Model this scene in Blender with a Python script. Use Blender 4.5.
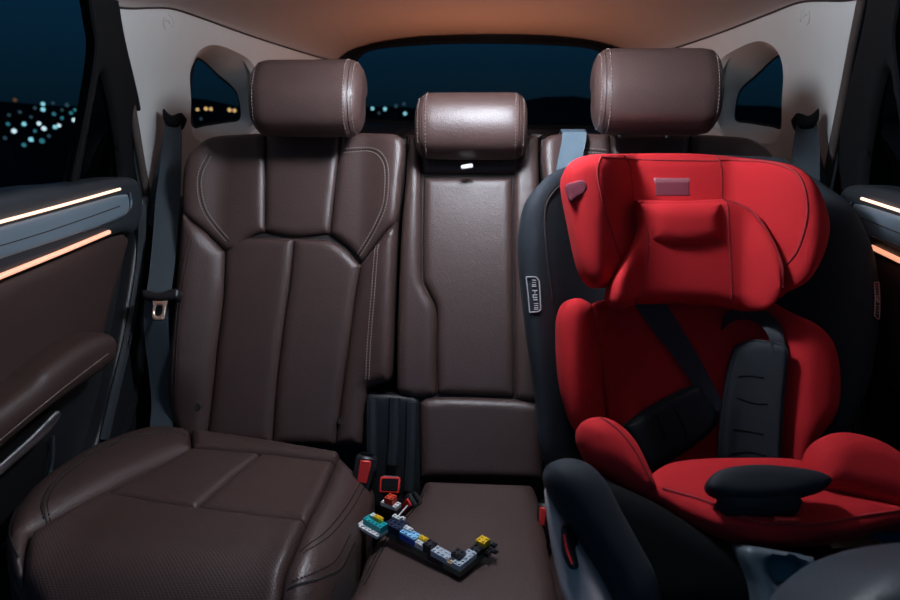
import bpy, math, random
import numpy as np
from mathutils import Vector
from mathutils.geometry import delaunay_2d_cdt
random.seed(7); RNG = np.random.default_rng(7)
for o in list(bpy.data.objects): bpy.data.objects.remove(o)
SC = bpy.context.scene; COL = SC.collection

# ------------------------------------------------------------------ camera, sky, lights, exposure
F = 660.0; CAM = np.array([.05, 0.0, 1.02]); YAW = math.radians(4); PITCH = math.radians(16)
FW = np.array([-math.sin(YAW)*math.cos(PITCH), math.cos(YAW)*math.cos(PITCH), -math.sin(PITCH)])
RT = np.array([math.cos(YAW), math.sin(YAW), 0]); UP = np.cross(RT, FW)
cd = bpy.data.cameras.new('camera'); cam = bpy.data.objects.new('camera', cd); COL.objects.link(cam)
cd.sensor_width = 36; cd.lens = 36*F/900; cd.clip_start = .02; cd.clip_end = 800
cam.location = CAM; cam.rotation_euler = (math.pi/2-PITCH, 0, YAW)
cd.dof.use_dof = True; cd.dof.focus_distance = 1.2; cd.dof.aperture_fstop = 5.0
SC.camera = cam
SC.view_settings.view_transform = 'Standard'; SC.view_settings.look = 'None'
SC.view_settings.gamma = 1; SC.view_settings.exposure = 0; SC.view_settings.use_curve_mapping = False

W = bpy.data.worlds.new('night_sky'); SC.world = W; W.use_nodes = True
nt = W.node_tree; bg = nt.nodes['Background']
tc = nt.nodes.new('ShaderNodeTexCoord'); sx = nt.nodes.new('ShaderNodeSeparateXYZ'); rp = nt.nodes.new('ShaderNodeValToRGB')
nt.links.new(tc.outputs['Generated'], sx.inputs[0]); nt.links.new(sx.outputs['Z'], rp.inputs[0]); nt.links.new(rp.outputs[0], bg.inputs[0])
rp.color_ramp.elements[0].position = 0.0; rp.color_ramp.elements[0].color = (.003, .020, .036, 1)
rp.color_ramp.elements[1].position = .16; rp.color_ramp.elements[1].color = (.006, .048, .112, 1)
bg.inputs[1].default_value = 1.0

def light(name, loc, target, power, color, size, size_y=None, spread=math.pi):
    d = bpy.data.lights.new(name, 'AREA'); d.energy = power; d.color = color; d.size = size; d.spread = spread
    if size_y: d.shape = 'RECTANGLE'; d.size_y = size_y
    else: d.shape = 'DISK'
    o = bpy.data.objects.new(name, d); COL.objects.link(o); o.location = loc
    o.rotation_euler = (Vector(target)-Vector(loc)).to_track_quat('-Z', 'Y').to_euler()
    return o
pl = bpy.data.lights.new('dome_lamp_light', 'POINT'); pl.energy = 16; pl.color = (.80, .88, 1.0); pl.shadow_soft_size = .05
dome = bpy.data.objects.new('dome_lamp_light', pl); COL.objects.link(dome); dome.location = (.02, 1.05, 1.215)
light('windscreen_fill_light', (0, -.75, 1.12), (0, 1.2, .75), .9, (.30, .66, 1.0), 1.2, .45)  # added blue fill, standing in for night light through the windscreen
light('cargo_lamp_light', (0, 1.95, .72), (0, 2.02, 2), 1.8, (1.0, .36, .18), .5, .25, math.radians(140))

# ------------------------------------------------------------------ materials
def principled(name, color, rough=.5, metal=0.0, spec=.5, bump=0.0, scale=300, sheen=0.0, var=0.0, kind='noise', emit=None, strength=0):
    m = bpy.data.materials.new(name); m.use_nodes = True; t = m.node_tree; b = t.nodes['Principled BSDF']
    b.inputs['Base Color'].default_value = (*color, 1); b.inputs['Roughness'].default_value = rough
    b.inputs['Metallic'].default_value = metal; b.inputs['Specular IOR Level'].default_value = spec
    if sheen: b.inputs['Sheen Weight'].default_value = sheen; b.inputs['Sheen Roughness'].default_value = .45; b.inputs['Sheen Tint'].default_value = (*[min(1, c*1.6+.1) for c in color], 1)
    if emit: b.inputs['Emission Color'].default_value = (*emit, 1); b.inputs['Emission Strength'].default_value = strength
    tc = t.nodes.new('ShaderNodeTexCoord')
    if bump:
        if kind == 'perforated':
            mp = t.nodes.new('ShaderNodeMapping'); mp.inputs['Rotation'].default_value = (0, 0, .785); t.links.new(tc.outputs['Object'], mp.inputs[0])
            n = t.nodes.new('ShaderNodeTexVoronoi'); n.voronoi_dimensions = '2D'; n.inputs['Randomness'].default_value = 0; n.inputs['Scale'].default_value = scale
            t.links.new(mp.outputs[0], n.inputs['Vector'])
            r = t.nodes.new('ShaderNodeValToRGB'); r.color_ramp.elements[0].position = .16; r.color_ramp.elements[1].position = .30
            t.links.new(n.outputs['Distance'], r.inputs[0]); src = r.outputs[0]
            mx = t.nodes.new('ShaderNodeMix'); mx.data_type = 'RGBA'; mx.inputs[6].default_value = (*[c*.35 for c in color], 1); mx.inputs[7].default_value = (*color, 1)
            t.links.new(src, mx.inputs[0]); t.links.new(mx.outputs[2], b.inputs['Base Color'])
        elif kind == 'leather':
            n = t.nodes.new('ShaderNodeTexVoronoi'); n.inputs['Scale'].default_value = scale; t.links.new(tc.outputs['Object'], n.inputs['Vector'])
            n2 = t.nodes.new('ShaderNodeTexNoise'); n2.inputs['Scale'].default_value = scale*.06; n2.inputs['Detail'].default_value = 3; t.links.new(tc.outputs['Object'], n2.inputs['Vector'])
            a = t.nodes.new('ShaderNodeMath'); a.operation = 'MULTIPLY_ADD'; a.inputs[1].default_value = 2.0
            t.links.new(n2.outputs[0], a.inputs[0]); t.links.new(n.outputs['Distance'], a.inputs[2]); src = a.outputs[0]
        elif kind == 'weave':
            n = t.nodes.new('ShaderNodeTexWave'); n.inputs['Scale'].default_value = scale; n.inputs['Distortion'].default_value = .6; t.links.new(tc.outputs['Object'], n.inputs['Vector']); src = n.outputs[1]
        else:
            n = t.nodes.new('ShaderNodeTexNoise'); n.inputs['Scale'].default_value = scale; n.inputs['Detail'].default_value = 4; t.links.new(tc.outputs['Object'], n.inputs['Vector']); src = n.outputs[0]
        bp = t.nodes.new('ShaderNodeBump'); bp.inputs['Strength'].default_value = bump; bp.inputs['Distance'].default_value = .002
        t.links.new(src, bp.inputs['Height']); t.links.new(bp.outputs[0], b.inputs['Normal'])
    if var:
        n = t.nodes.new('ShaderNodeTexNoise'); n.inputs['Scale'].default_value = 14; n.inputs['Detail'].default_value = 5; t.links.new(tc.outputs['Object'], n.inputs['Vector'])
        mx = t.nodes.new('ShaderNodeMix'); mx.data_type = 'RGBA'
        mx.inputs[6].default_value = (*[c*(1-var) for c in color], 1); mx.inputs[7].default_value = (*[c*(1+var) for c in color], 1)
        t.links.new(n.outputs[0], mx.inputs[0]); t.links.new(mx.outputs[2], b.inputs['Base Color'])
    return m
LEATHER = principled('brown_leather', (.067, .038, .034), .42, spec=.6, bump=.18, scale=420, kind='leather', var=.12)
PERF = principled('perforated_leather', (.067, .038, .034), .46, bump=.35, scale=250, kind='perforated')
SEAMDARK = principled('seam_dark', (.02, .014, .013), .7)
THREAD = principled('seam_thread', (.26, .20, .18), .7)
THREADK = principled('dark_thread', (.02, .015, .015), .7)
RED = principled('red_fabric', (.47, .016, .021), .85, spec=.2, bump=.25, scale=900, sheen=.08, var=.10)
MAUVE = principled('mauve_fabric', (.17, .035, .055), .8, spec=.2, bump=.2, scale=900)
NAVYF = principled('black_navy_fabric', (.016, .021, .028), .75, spec=.3, bump=.3, scale=900, sheen=.15)
HARN = principled('harness_webbing', (.018, .024, .033), .6, bump=.35, scale=220, kind='weave')
PAD = principled('pad_fabric', (.009, .012, .017), .7, spec=.35, bump=.3, scale=700)
BLK = principled('black_plastic', (.012, .013, .015), .42, bump=.08, scale=800)
BLKM = principled('black_matte', (.007, .007, .008), .85, spec=.12)
GREYP = principled('grey_plastic', (.46, .40, .40), .4)
TEALP = principled('slate_plastic', (.10, .125, .145), .45)
WEB = principled('seat_belt_webbing', (.040, .056, .070), .55, bump=.35, scale=220, kind='weave')
BEIGE = principled('beige_trim', (.49, .49, .47), .72, bump=.12, scale=700, var=.05)
HEADL = principled('headliner_fabric', (.30, .26, .24), .9, spec=.1, bump=.15, scale=900)
DOORL = principled('door_leather', (.047, .026, .023), .5, bump=.1, scale=420, kind='leather', var=.1)
RAIL = principled('dark_slate_rail', (.022, .028, .034), .5, bump=.05, scale=600)
INLAY = principled('satin_inlay', (.15, .20, .24), .36, spec=.7)
CHROME = principled('satin_chrome', (.62, .66, .70), .25, metal=1)
STEEL = principled('latch_steel', (.80, .66, .56), .3, metal=.9)
REDP = principled('red_button_plastic', (.72, .035, .03), .35)
STRIP = principled('warm_light_strip', (.8, .6, .5), .4, emit=(1.0, .60, .42), strength=1.6)
STRIP2 = principled('amber_light_strip', (.8, .5, .4), .4, emit=(1.0, .42, .24), strength=1.0)
CARPET = principled('dark_carpet', (.012, .012, .013), .95, spec=.1, bump=.6, scale=500)
GROUND = principled('night_ground', (.02, .025, .03), .95, spec=0, var=.4)
LABELW = principled('label_print', (.45, .45, .46), .7)
LABELR = principled('label_print_warm', (.60, .33, .27), .7)
def brickm(n, c): return principled('toy_'+n, c, .28)
BR = {k: brickm(k, c) for k, c in dict(black=(.012, .014, .02), navy=(.02, .03, .07), blue=(.01, .10, .65), light_blue=(.30, .65, .95), white=(.75, .75, .75), yellow=(.85, .55, .02), teal=(.02, .42, .45), grey=(.46, .52, .60), red=(.65, .06, .03), tan=(.55, .38, .22), olive=(.10, .10, .07)).items()}
def glass(name, tint, refl=.06):
    m = bpy.data.materials.new(name); m.use_nodes = True; t = m.node_tree; t.nodes.clear()
    out = t.nodes.new('ShaderNodeOutputMaterial'); mix = t.nodes.new('ShaderNodeMixShader')
    tr = t.nodes.new('ShaderNodeBsdfTransparent'); tr.inputs[0].default_value = (*tint, 1)
    gl = t.nodes.new('ShaderNodeBsdfGlossy'); gl.inputs['Roughness'].default_value = .05; gl.inputs[0].default_value = (.8, .9, 1, 1)
    mix.inputs[0].default_value = refl
    t.links.new(tr.outputs[0], mix.inputs[1]); t.links.new(gl.outputs[0], mix.inputs[2]); t.links.new(mix.outputs[0], out.inputs[0]); return m
TINT = glass('tinted_glass', (.60, .60, .60), .003)
def lampm(n, c, s):
    m = bpy.data.materials.new(n); m.use_nodes = True; t = m.node_tree; t.nodes.clear()
    out = t.nodes.new('ShaderNodeOutputMaterial'); e = t.nodes.new('ShaderNodeEmission'); e.inputs[0].default_value = (*c, 1); e.inputs[1].default_value = s
    t.links.new(e.outputs[0], out.inputs[0]); return m

# ------------------------------------------------------------------ object helpers
OFF = {}
MIR = [False, 0.0]                       # mirror left-hand builds to the right side of the car (+ shift along y)
def tag(o, label=None, cat=None, group=None, kind=None):
    if label: o['label'] = label
    if cat: o['category'] = cat
    if group: o['group'] = group
    if kind: o['kind'] = kind
    return o
def thing(name, loc, label=None, cat=None, group=None, kind=None):
    o = bpy.data.objects.new(name, None); COL.objects.link(o); o.empty_display_size = .05
    loc = np.array(loc, float)
    if MIR[0]: loc = loc*np.array([-1, 1, 1])+np.array([0, MIR[1], 0])
    o.location = loc; OFF[o.name] = loc
    return tag(o, label, cat, group, kind)
def mk(name, verts, faces, mat, parent=None, smooth=True, sharp=50):
    v = np.array(verts, float)
    if MIR[0]: v = v*np.array([-1, 1, 1])+np.array([0, MIR[1], 0]); faces = [tuple(reversed(f)) for f in faces]
    off = OFF.get(parent.name, np.zeros(3)) if parent else v.mean(0)*0
    me = bpy.data.meshes.new(name); me.from_pydata((v-off).tolist(), [], [tuple(int(i) for i in f) for f in faces]); me.validate(); me.update()
    if smooth:
        me.shade_smooth()
        if sharp: me.set_sharp_from_angle(angle=math.radians(sharp))
    o = bpy.data.objects.new(name, me); COL.objects.link(o)
    for m in (mat if isinstance(mat, (list, tuple)) else [mat]): me.materials.append(m)
    if parent: o.parent = parent; OFF[o.name] = off
    else: OFF[o.name] = np.zeros(3)
    return o
class MB:
    def __init__(s): s.v = []; s.f = []
    def add(s, v, f):
        n = len(s.v); s.v += [list(map(float, p)) for p in v]; s.f += [tuple(int(i)+n for i in q) for q in f]; return s
    def tube(s, pts, r, n=8, caps=True):
        P = np.array(pts, float); m = len(P); rr = np.broadcast_to(np.array(r, float), (m,))
        T = np.gradient(P, axis=0); T /= np.linalg.norm(T, axis=1)[:, None]+1e-12
        a = np.array([0, 0, 1.0]) if abs(T[0][2]) < .9 else np.array([1.0, 0, 0]); V = []
        nrm = np.cross(T[0], a); nrm /= np.linalg.norm(nrm)
        for i in range(m):
            nrm = nrm-T[i]*(nrm@T[i]); nrm /= np.linalg.norm(nrm); b = np.cross(T[i], nrm)
            for k in range(n):
                q = 2*math.pi*k/n; V.append(P[i]+rr[i]*(math.cos(q)*nrm+math.sin(q)*b))
        Fs = [(i*n+k, i*n+(k+1) % n, (i+1)*n+(k+1) % n, (i+1)*n+k) for i in range(m-1) for k in range(n)]
        if caps: Fs += [tuple(range(n-1, -1, -1)), tuple((m-1)*n+k for k in range(n))]
        return s.add(V, Fs)
    def box(s, c, ex, ey, ez, bev=0.0):
        """box about c with half-extent vectors ex, ey, ez and chamfered edges"""
        c, ex, ey, ez = (np.array(q, float) for q in (c, ex, ey, ez)); L = [np.linalg.norm(q) for q in (ex, ey, ez)]
        pts = []
        for sx in (-1, 1):
            for sy in (-1, 1):
                for sz in (-1, 1):
                    for k in range(3):
                        f = [1-bev/max(l, 1e-9) for l in L]; f[k] = 1
                        pts.append(c+ex*sx*f[0]+ey*sy*f[1]+ez*sz*f[2])
        import bmesh
        bm = bmesh.new(); [bm.verts.new(p) for p in pts]
        bmesh.ops.remove_doubles(bm, verts=bm.verts, dist=1e-7); bmesh.ops.convex_hull(bm, input=bm.verts)
        bmesh.ops.dissolve_limit(bm, angle_limit=.01, verts=bm.verts, edges=bm.edges)
        bm.verts.index_update(); v = [tuple(q.co) for q in bm.verts]; f = [[q.index for q in g.verts] for g in bm.faces]; bm.free()
        return s.add(v, f)
    def ribbon(s, pts, side, w, t):
        """flat strap: centre line pts, unit side vectors, width w, thickness t"""
        P = np.array(pts, float); S = np.array(side, float); S = np.broadcast_to(S, P.shape); S = S/np.linalg.norm(S, axis=1)[:, None]
        T = np.gradient(P, axis=0); N = np.cross(T, S); N /= np.linalg.norm(N, axis=1)[:, None]
        w = np.broadcast_to(np.array(w, float), (len(P),))
        V = []
        for i in range(len(P)):
            for a, b in ((-.5, -.5), (.5, -.5), (.5, .5), (-.5, .5)): V.append(P[i]+S[i]*w[i]*a+N[i]*t*b)
        m = len(P); Fs = [(i*4+k, i*4+(k+1) % 4, (i+1)*4+(k+1) % 4, (i+1)*4+k) for i in range(m-1) for k in range(4)]
        Fs += [(3, 2, 1, 0), tuple((m-1)*4+k for k in range(4))]
        return s.add(V, Fs)
    def make(s, name, mat, parent=None, smooth=True, sharp=40): return mk(name, s.v, s.f, mat, parent, smooth, sharp)

def sstep(a, b, x): t = np.clip((x-a)/(b-a), 0, 1); return t*t*(3-2*t)
def cr(pts, n=8, closed=False):
    """Catmull-Rom through pts; a third entry 'c' marks a corner"""
    P = np.array([q[:2] for q in pts], float); cor = [len(q) > 2 for q in pts]; m = len(P); out = []
    for i in range(m if closed else m-1):
        p1, p2 = P[i], P[(i+1) % m]
        p0 = P[i-1] if (closed or i > 0) and not cor[i] else p1*2-p2
        p3 = P[(i+2) % m] if (closed or i+2 < m) and not cor[(i+1) % m] else p2*2-p1
        if cor[i]: p0 = p1-(p2-p1)*.6
        if cor[(i+1) % m]: p3 = p2+(p2-p1)*.6
        for k in range(n):
            t = k/n
            out.append(.5*((2*p1)+(-p0+p2)*t+(2*p0-5*p1+4*p2-p3)*t*t+(-p0+3*p1-3*p2+p3)*t**3))
    if not closed: out.append(P[-1])
    return np.array(out)
def resample(P, ds, closed=True):
    Q = np.vstack([P, P[:1]]) if closed else P
    d = np.r_[0, np.cumsum(np.linalg.norm(np.diff(Q, axis=0), axis=1))]; n = max(4, int(round(d[-1]/ds)))
    t = np.linspace(0, d[-1], n+1); t = t[:-1] if closed else t
    return np.c_[tuple(np.interp(t, d, Q[:, k]) for k in range(Q.shape[1]))]
def inside(P, L):
    x, y = P[:, 0], P[:, 1]; r = np.zeros(len(P), bool); j = len(L)-1
    for i in range(len(L)):
        xi, yi = L[i]; xj, yj = L[j]
        if yi != yj: r ^= ((yi > y) != (yj > y)) & (x < (xj-xi)*(y-yi)/(yj-yi)+xi)
        j = i
    return r
def dist(P, L):
    A = L; B = np.roll(L, -1, 0); d = np.full(len(P), 1e9); AB = B-A; l2 = (AB**2).sum(1)+1e-15
    for s in range(0, len(P), 2000):
        Q = P[s:s+2000, None, :]; t = np.clip(((Q-A)*AB).sum(2)/l2, 0, 1); d[s:s+2000] = np.sqrt(((Q-A-t[..., None]*AB)**2).sum(2)).min(1)
    return d
class Surf:
    """a base surface in the car: plane O,U,V with relief base(u,v) along N = U x V"""
    def __init__(s, O, U, V, base=None):
        s.O = np.array(O, float); s.U = np.array(U, float)/np.linalg.norm(U); V = np.array(V, float); V = V-s.U*(V@s.U); s.V = V/np.linalg.norm(V); s.N = np.cross(s.U, s.V)
        s.base = base or (lambda u, v: u*0)
    def at(s, uv, h=0):
        uv = np.atleast_2d(np.array(uv, float)); z = s.base(uv[:, 0], uv[:, 1])+h
        return s.O+uv[:, :1]*s.U+uv[:, 1:2]*s.V+np.asarray(z).reshape(-1, 1)*s.N
    def shift(s, h): return Surf(s.O+s.N*h, s.U, s.V, s.base)
    def hit(s, px, py):
        d = FW+RT*(px-450)/F+UP*(300-py)/F
        def g(t):
            q = CAM+d*t-s.O; return q@s.N-float(s.base(np.array([q@s.U]), np.array([q@s.V]))[0])
        t0 = ((s.O-CAM)@s.N)/(d@s.N); a = max(.05, t0-1.1); ga = g(a); n = 260; step = (t0+.25-a)/n; b = a
        for i in range(n):
            b = a+step; gb = g(b)
            if ga*gb <= 0: break
            a, ga = b, gb
        else:
            a = b = t0
        for i in range(30):
            m = (a+b)/2; gm = g(m)
            if ga*gm <= 0: b = m
            else: a, ga = m, gm
        q = CAM+d*(a+b)/2-s.O
        return np.array([q@s.U, q@s.V])
    def hits(s, pts): return np.array([s.hit(x, y) for x, y in pts])
    def pos(s, px, py, h=0): return s.at(s.hit(px, py), h)[0]
def panel(name, surf, outline, mat, parent=None, h=.01, r=.02, t=.03, g=.006, px=True, holes=(), fall=None, closed=True, sharp=60, extra=None, n=8, place=None):
    """padded panel: outline (picture-measured or u,v) laid on surf, domed by h near a rim of width r, solid t deep"""
    L = cr(ext(outline) if px else outline, n, True); L = surf.hits(L) if px else L
    L = resample(L, g)
    if ((L[:, 0]*np.roll(L[:, 1], -1)-L[:, 1]*np.roll(L[:, 0], -1)).sum()) < 0: L = L[::-1]
    H = [resample(surf.hits(cr(q, n, True)) if px else cr(q, n, True), g) for q in holes]
    allL = [L]+H; surf = place or surf
    def dmin(P):
        d = dist(P, L)
        for q in H: d = np.minimum(d, dist(P, q))
        return d
    def isin(P):
        m = inside(P, L)
        for q in H: m &= ~inside(P, q)
        return m
    lo, hi = L.min(0), L.max(0)
    gx, gy = np.meshgrid(np.arange(lo[0], hi[0], g), np.arange(lo[1], hi[1], g)); G = np.c_[gx.ravel(), gy.ravel()]
    G = G[isin(G)]; G = G[dmin(G) > max(.55*g, .6*r if h else 0)] if len(G) else G
    rings = []
    if h:
        T = np.roll(L, -1, 0)-np.roll(L, 1, 0); T /= np.linalg.norm(T, axis=1)[:, None]+1e-12; Nn = np.c_[-T[:, 1], T[:, 0]]
        for fr in (.05, .18, .42):
            R = L+Nn*r*fr; k = isin(R); R = R[k]; R = R[dmin(R) > .85*r*fr] if len(R) else R; rings.append(R)
    pts = np.vstack([*allL]+[q for q in rings if len(q)]+([G] if len(G) else []))
    edges = []; o = 0
    for q in allL: m = len(q); edges += [(o+i, o+(i+1) % m) for i in range(m)]; o += m
    vo, _, fo, _, _, _ = delaunay_2d_cdt([Vector(p) for p in pts], edges, [], 0, 1e-6, False)
    P = np.array([tuple(v) for v in vo]); Tn = np.array([f for f in fo]); c = P[Tn].mean(1); Tn = Tn[isin(c)]
    a = P[Tn]; area = (a[:, 1, 0]-a[:, 0, 0])*(a[:, 2, 1]-a[:, 0, 1])-(a[:, 1, 1]-a[:, 0, 1])*(a[:, 2, 0]-a[:, 0, 0])
    Tn[area < 0] = Tn[area < 0][:, ::-1]
    def height(Q):
        Q = np.atleast_2d(Q); x = np.clip(dmin(Q)/r, 0, 1) if r else np.ones(len(Q))
        z = h*(1-(1-x)**2.2)**(1/2.2)
        if extra: z = z+extra(Q[:, 0], Q[:, 1])*x
        return z
    top = surf.at(P, height(P)); V = top.tolist(); Fs = [tuple(q) for q in Tn]
    cnt = {}
    for q in Tn:
        for i in range(3): cnt[(q[i], q[(i+1) % 3])] = 1
    bd = [e for e in cnt if (e[1], e[0]) not in cnt]; bi = sorted({i for e in bd for i in e}); mp = {i: len(V)+k for k, i in enumerate(bi)}
    V += surf.at(P[bi], -t).tolist(); Fs += [(b, a2, mp[a2], mp[b]) for a2, b in bd]
    if closed:
        nb = len(V); V += surf.at(P, -t).tolist(); Fs += [tuple(nb+i for i in reversed(q)) for q in Tn]
    ob = mk(name, V, Fs, mat, parent, True, sharp)
    PAN[ob.name] = (surf, height); return ob
PAN = {}
EXT = [False]                            # while the doors are built, run their straight forward edges on past the frame
def ext(pts):
    if not EXT[0]: return pts
    out = []; n = len(pts)
    for i, p in enumerate(pts):
        if p[0] == -60:
            q = next((pts[j % n] for j in (i+1, i-1) if pts[j % n][0] > -60), p)
            sl = (q[1]-p[1])/max(1, q[0]-p[0]); p = (-220, p[1]-160*sl)+tuple(p[2:])
        out.append(p)
    return out
def stitches(name, pan, lines, mat, parent=None, dash=.0042, gap=.0022, w=.0011, offs=(0,)):
    """sewn thread: short dashes along lines lying on the padded panel pan"""
    surf, height = PAN[pan.name]
    for ln in lines:
        mb = MB(); L = resample(surf.hits(cr(ln, 8)), .001, False)
        T = np.gradient(L, axis=0); T /= np.linalg.norm(T, axis=1)[:, None]+1e-12; Nn = np.c_[-T[:, 1], T[:, 0]]
        for of in offs:
            Q = L+Nn*of; X = surf.at(Q, height(Q)+.0006); st = int((dash+gap)*1000); dl = int(dash*1000)
            for i in range(0, len(X)-dl-1, max(2, st)): mb.tube(X[[i, i+dl//2, i+dl]], w, 4)
        mb.make(name, mat, parent or pan)
def groove(name, pan, line, mat, parent=None, r=.0022, lift=.0):
    surf, height = PAN[pan.name]; L = resample(surf.hits(cr(line, 8)), .004, False)
    return MB().tube(surf.at(L, height(L)+lift), r, 6).make(name, mat, parent or pan)
def path(surf, pts, h=0, ds=.006): return surf.at(resample(surf.hits(cr(ext(pts), 8)), ds, False), h)

# ------------------------------------------------------------------ cabin shell
def wall_in(u, v):                        # side trim: upright at the door, drawn in towards the tailgate and the roof
    return .205*sstep(1.62, 2.42, u)+.05*sstep(1.02, 1.27, v)
WL = Surf((-.72, 0, 0), (0, 1, 0), (0, 0, 1), wall_in)
SEAM = [(113, 7), (130, 8.5), (150, 8), (172, 9), (200, 18), (250, 36), (300, 52), (335, 62)]
def build_side(side):
    left = side == 'left'
    hole = [(191, 100), (190, 75), (194, 58), (203, 48), (216, 45), (234, 51), (252, 63), (262, 90), (262, 118), (248, 134), (215, 141), (197, 140), (191, 128)]
    out = [(335, 62, 'c'), (338, 120), (335, 190, 'c'), (250, 230), (155, 235, 'c'), (146, 180), (133, 100), (120, 35), (108, -30, 'c'), (118, 2), (135, 6), (172, 9), (200, 18), (250, 36), (300, 52)]
    w = panel('wall_'+side, WL, out, BEIGE, None, h=0, r=.01, t=.02, g=.012, holes=[hole], sharp=40)
    tag(w, kind='structure')
    # deep reveal of the small quarter window and its pane
    a = WL.at(resample(WL.hits(cr(hole, 8, True)), .012)); n = len(a)
    GS = Surf((-.83, 0, 0), (0, 1, 0), (0, 0, 1), lambda u, v: .10*sstep(1.6, 2.3, u))
    gl = [(188, 100), (189, 80), (192, 63), (197, 58), (206, 64), (218, 76), (229, 85), (236, 93), (239, 104), (240, 116), (236, 121), (225, 122), (205, 125), (192, 126)]
    gp = GS.hits(cr(gl, 8, True)); d = np.r_[0, np.cumsum(np.linalg.norm(np.diff(np.vstack([gp, gp[:1]]), axis=0), axis=1))]
    hc = WL.hits(cr(hole, 8, True)); ac = np.array([a.mean(0)]); ang_a = np.arctan2(a[:, 2]-a[:, 2].mean(), a[:, 1]-a[:, 1].mean())
    gq = resample(gp, .004); gq3 = GS.at(gq); ang_g = np.arctan2(gq3[:, 2]-gq3[:, 2].mean(), gq3[:, 1]-gq3[:, 1].mean())
    b = np.array([gq3[np.argmin(np.abs(np.angle(np.exp(1j*(ang_g-t)))))] for t in ang_a])
    V = []; Fs = []; K = 6
    for k in range(K+1):
        s = k/K; e = s**1.3
        V += (a*(1-e)+b*e).tolist()
    for k in range(K):
        for i in range(n): Fs.append((k*n+i, k*n+(i+1) % n, (k+1)*n+(i+1) % n, (k+1)*n+i))
    win = thing('window_2' if left else 'window_3', a.mean(0), kind='structure')
    mk('window_reveal', V, Fs, BEIGE, win, True, 70)
    panel('window_pane', GS, gl, TINT, win, h=0, t=.004, g=.02)
    bm = GS.at(resample(gp, .006), .004); MB().tube(np.vstack([bm, bm[:2]]), .005, 6, False).make('window_gasket', BLKM, win)
    # moulded mark by the roof seam
    MIRs = MIR[:]
    mb = MB(); c = WL.hit(168, 23)
    for q0, q1 in ((-.4, 1.6), (2.6, 4.4)):
        q = np.linspace(q0, q1, 14); mb.tube(WL.at(np.c_[c[0]+.022*np.cos(q), c[1]+.016*np.sin(q)], .001), .0012, 5)
    q = np.linspace(.2, 2.4, 9); mb.tube(WL.at(np.c_[c[0]-.004+.010*np.cos(q), c[1]-.004+.009*np.sin(q)], .001), .0012, 5)
    mb.make('moulded_mark', BEIGE, w)
    # roof seam shadow gap
    L = WL.at(resample(WL.hits(cr(SEAM, 8)), .01, False), .003)
    tag(MB().tube(L, .0022, 6).make('trim_3' if left else 'trim_4', SEAMDARK), kind='structure')
    # dark edge moulding down the pillar and dark lower trim beside the seat
    e = [(106, -30), (120, 35), (133, 100), (144, 165), (150, 200), (152, 240)]
    tr = thing('trim_1' if left else 'trim_2', WL.pos(152, 240), kind='structure')
    MB().tube(path(WL, e, -.006), .009, 10).make('edge_moulding', principled('brown_edge_trim', (.05, .035, .03), .8), tr)
    LT = Surf((-.715, 0, 0), (0, 1, 0), (0, 0, 1))
    panel('lower_trim', LT, [(140, 196, 'c'), (200, 196, 'c'), (215, 300), (205, 470, 'c'), (70, 500, 'c'), (100, 420), (125, 300)], BLK, tr, h=.012, r=.03, t=.02, g=.012)
    LS = Surf((-.66, 0, 0), (0, 1, .0), (0, 0, 1))
    for q in ([(137, 205), (135, 260), (124, 330), (110, 390), (98, 440)], [(150, 240), (146, 300), (135, 370), (120, 430), (112, 450)]):
        MB().tube(path(LT, q, .010), .011, 8).make('weather_seal', BLKM if q[0][0] > 140 else RAIL, tr)
    return w
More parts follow.
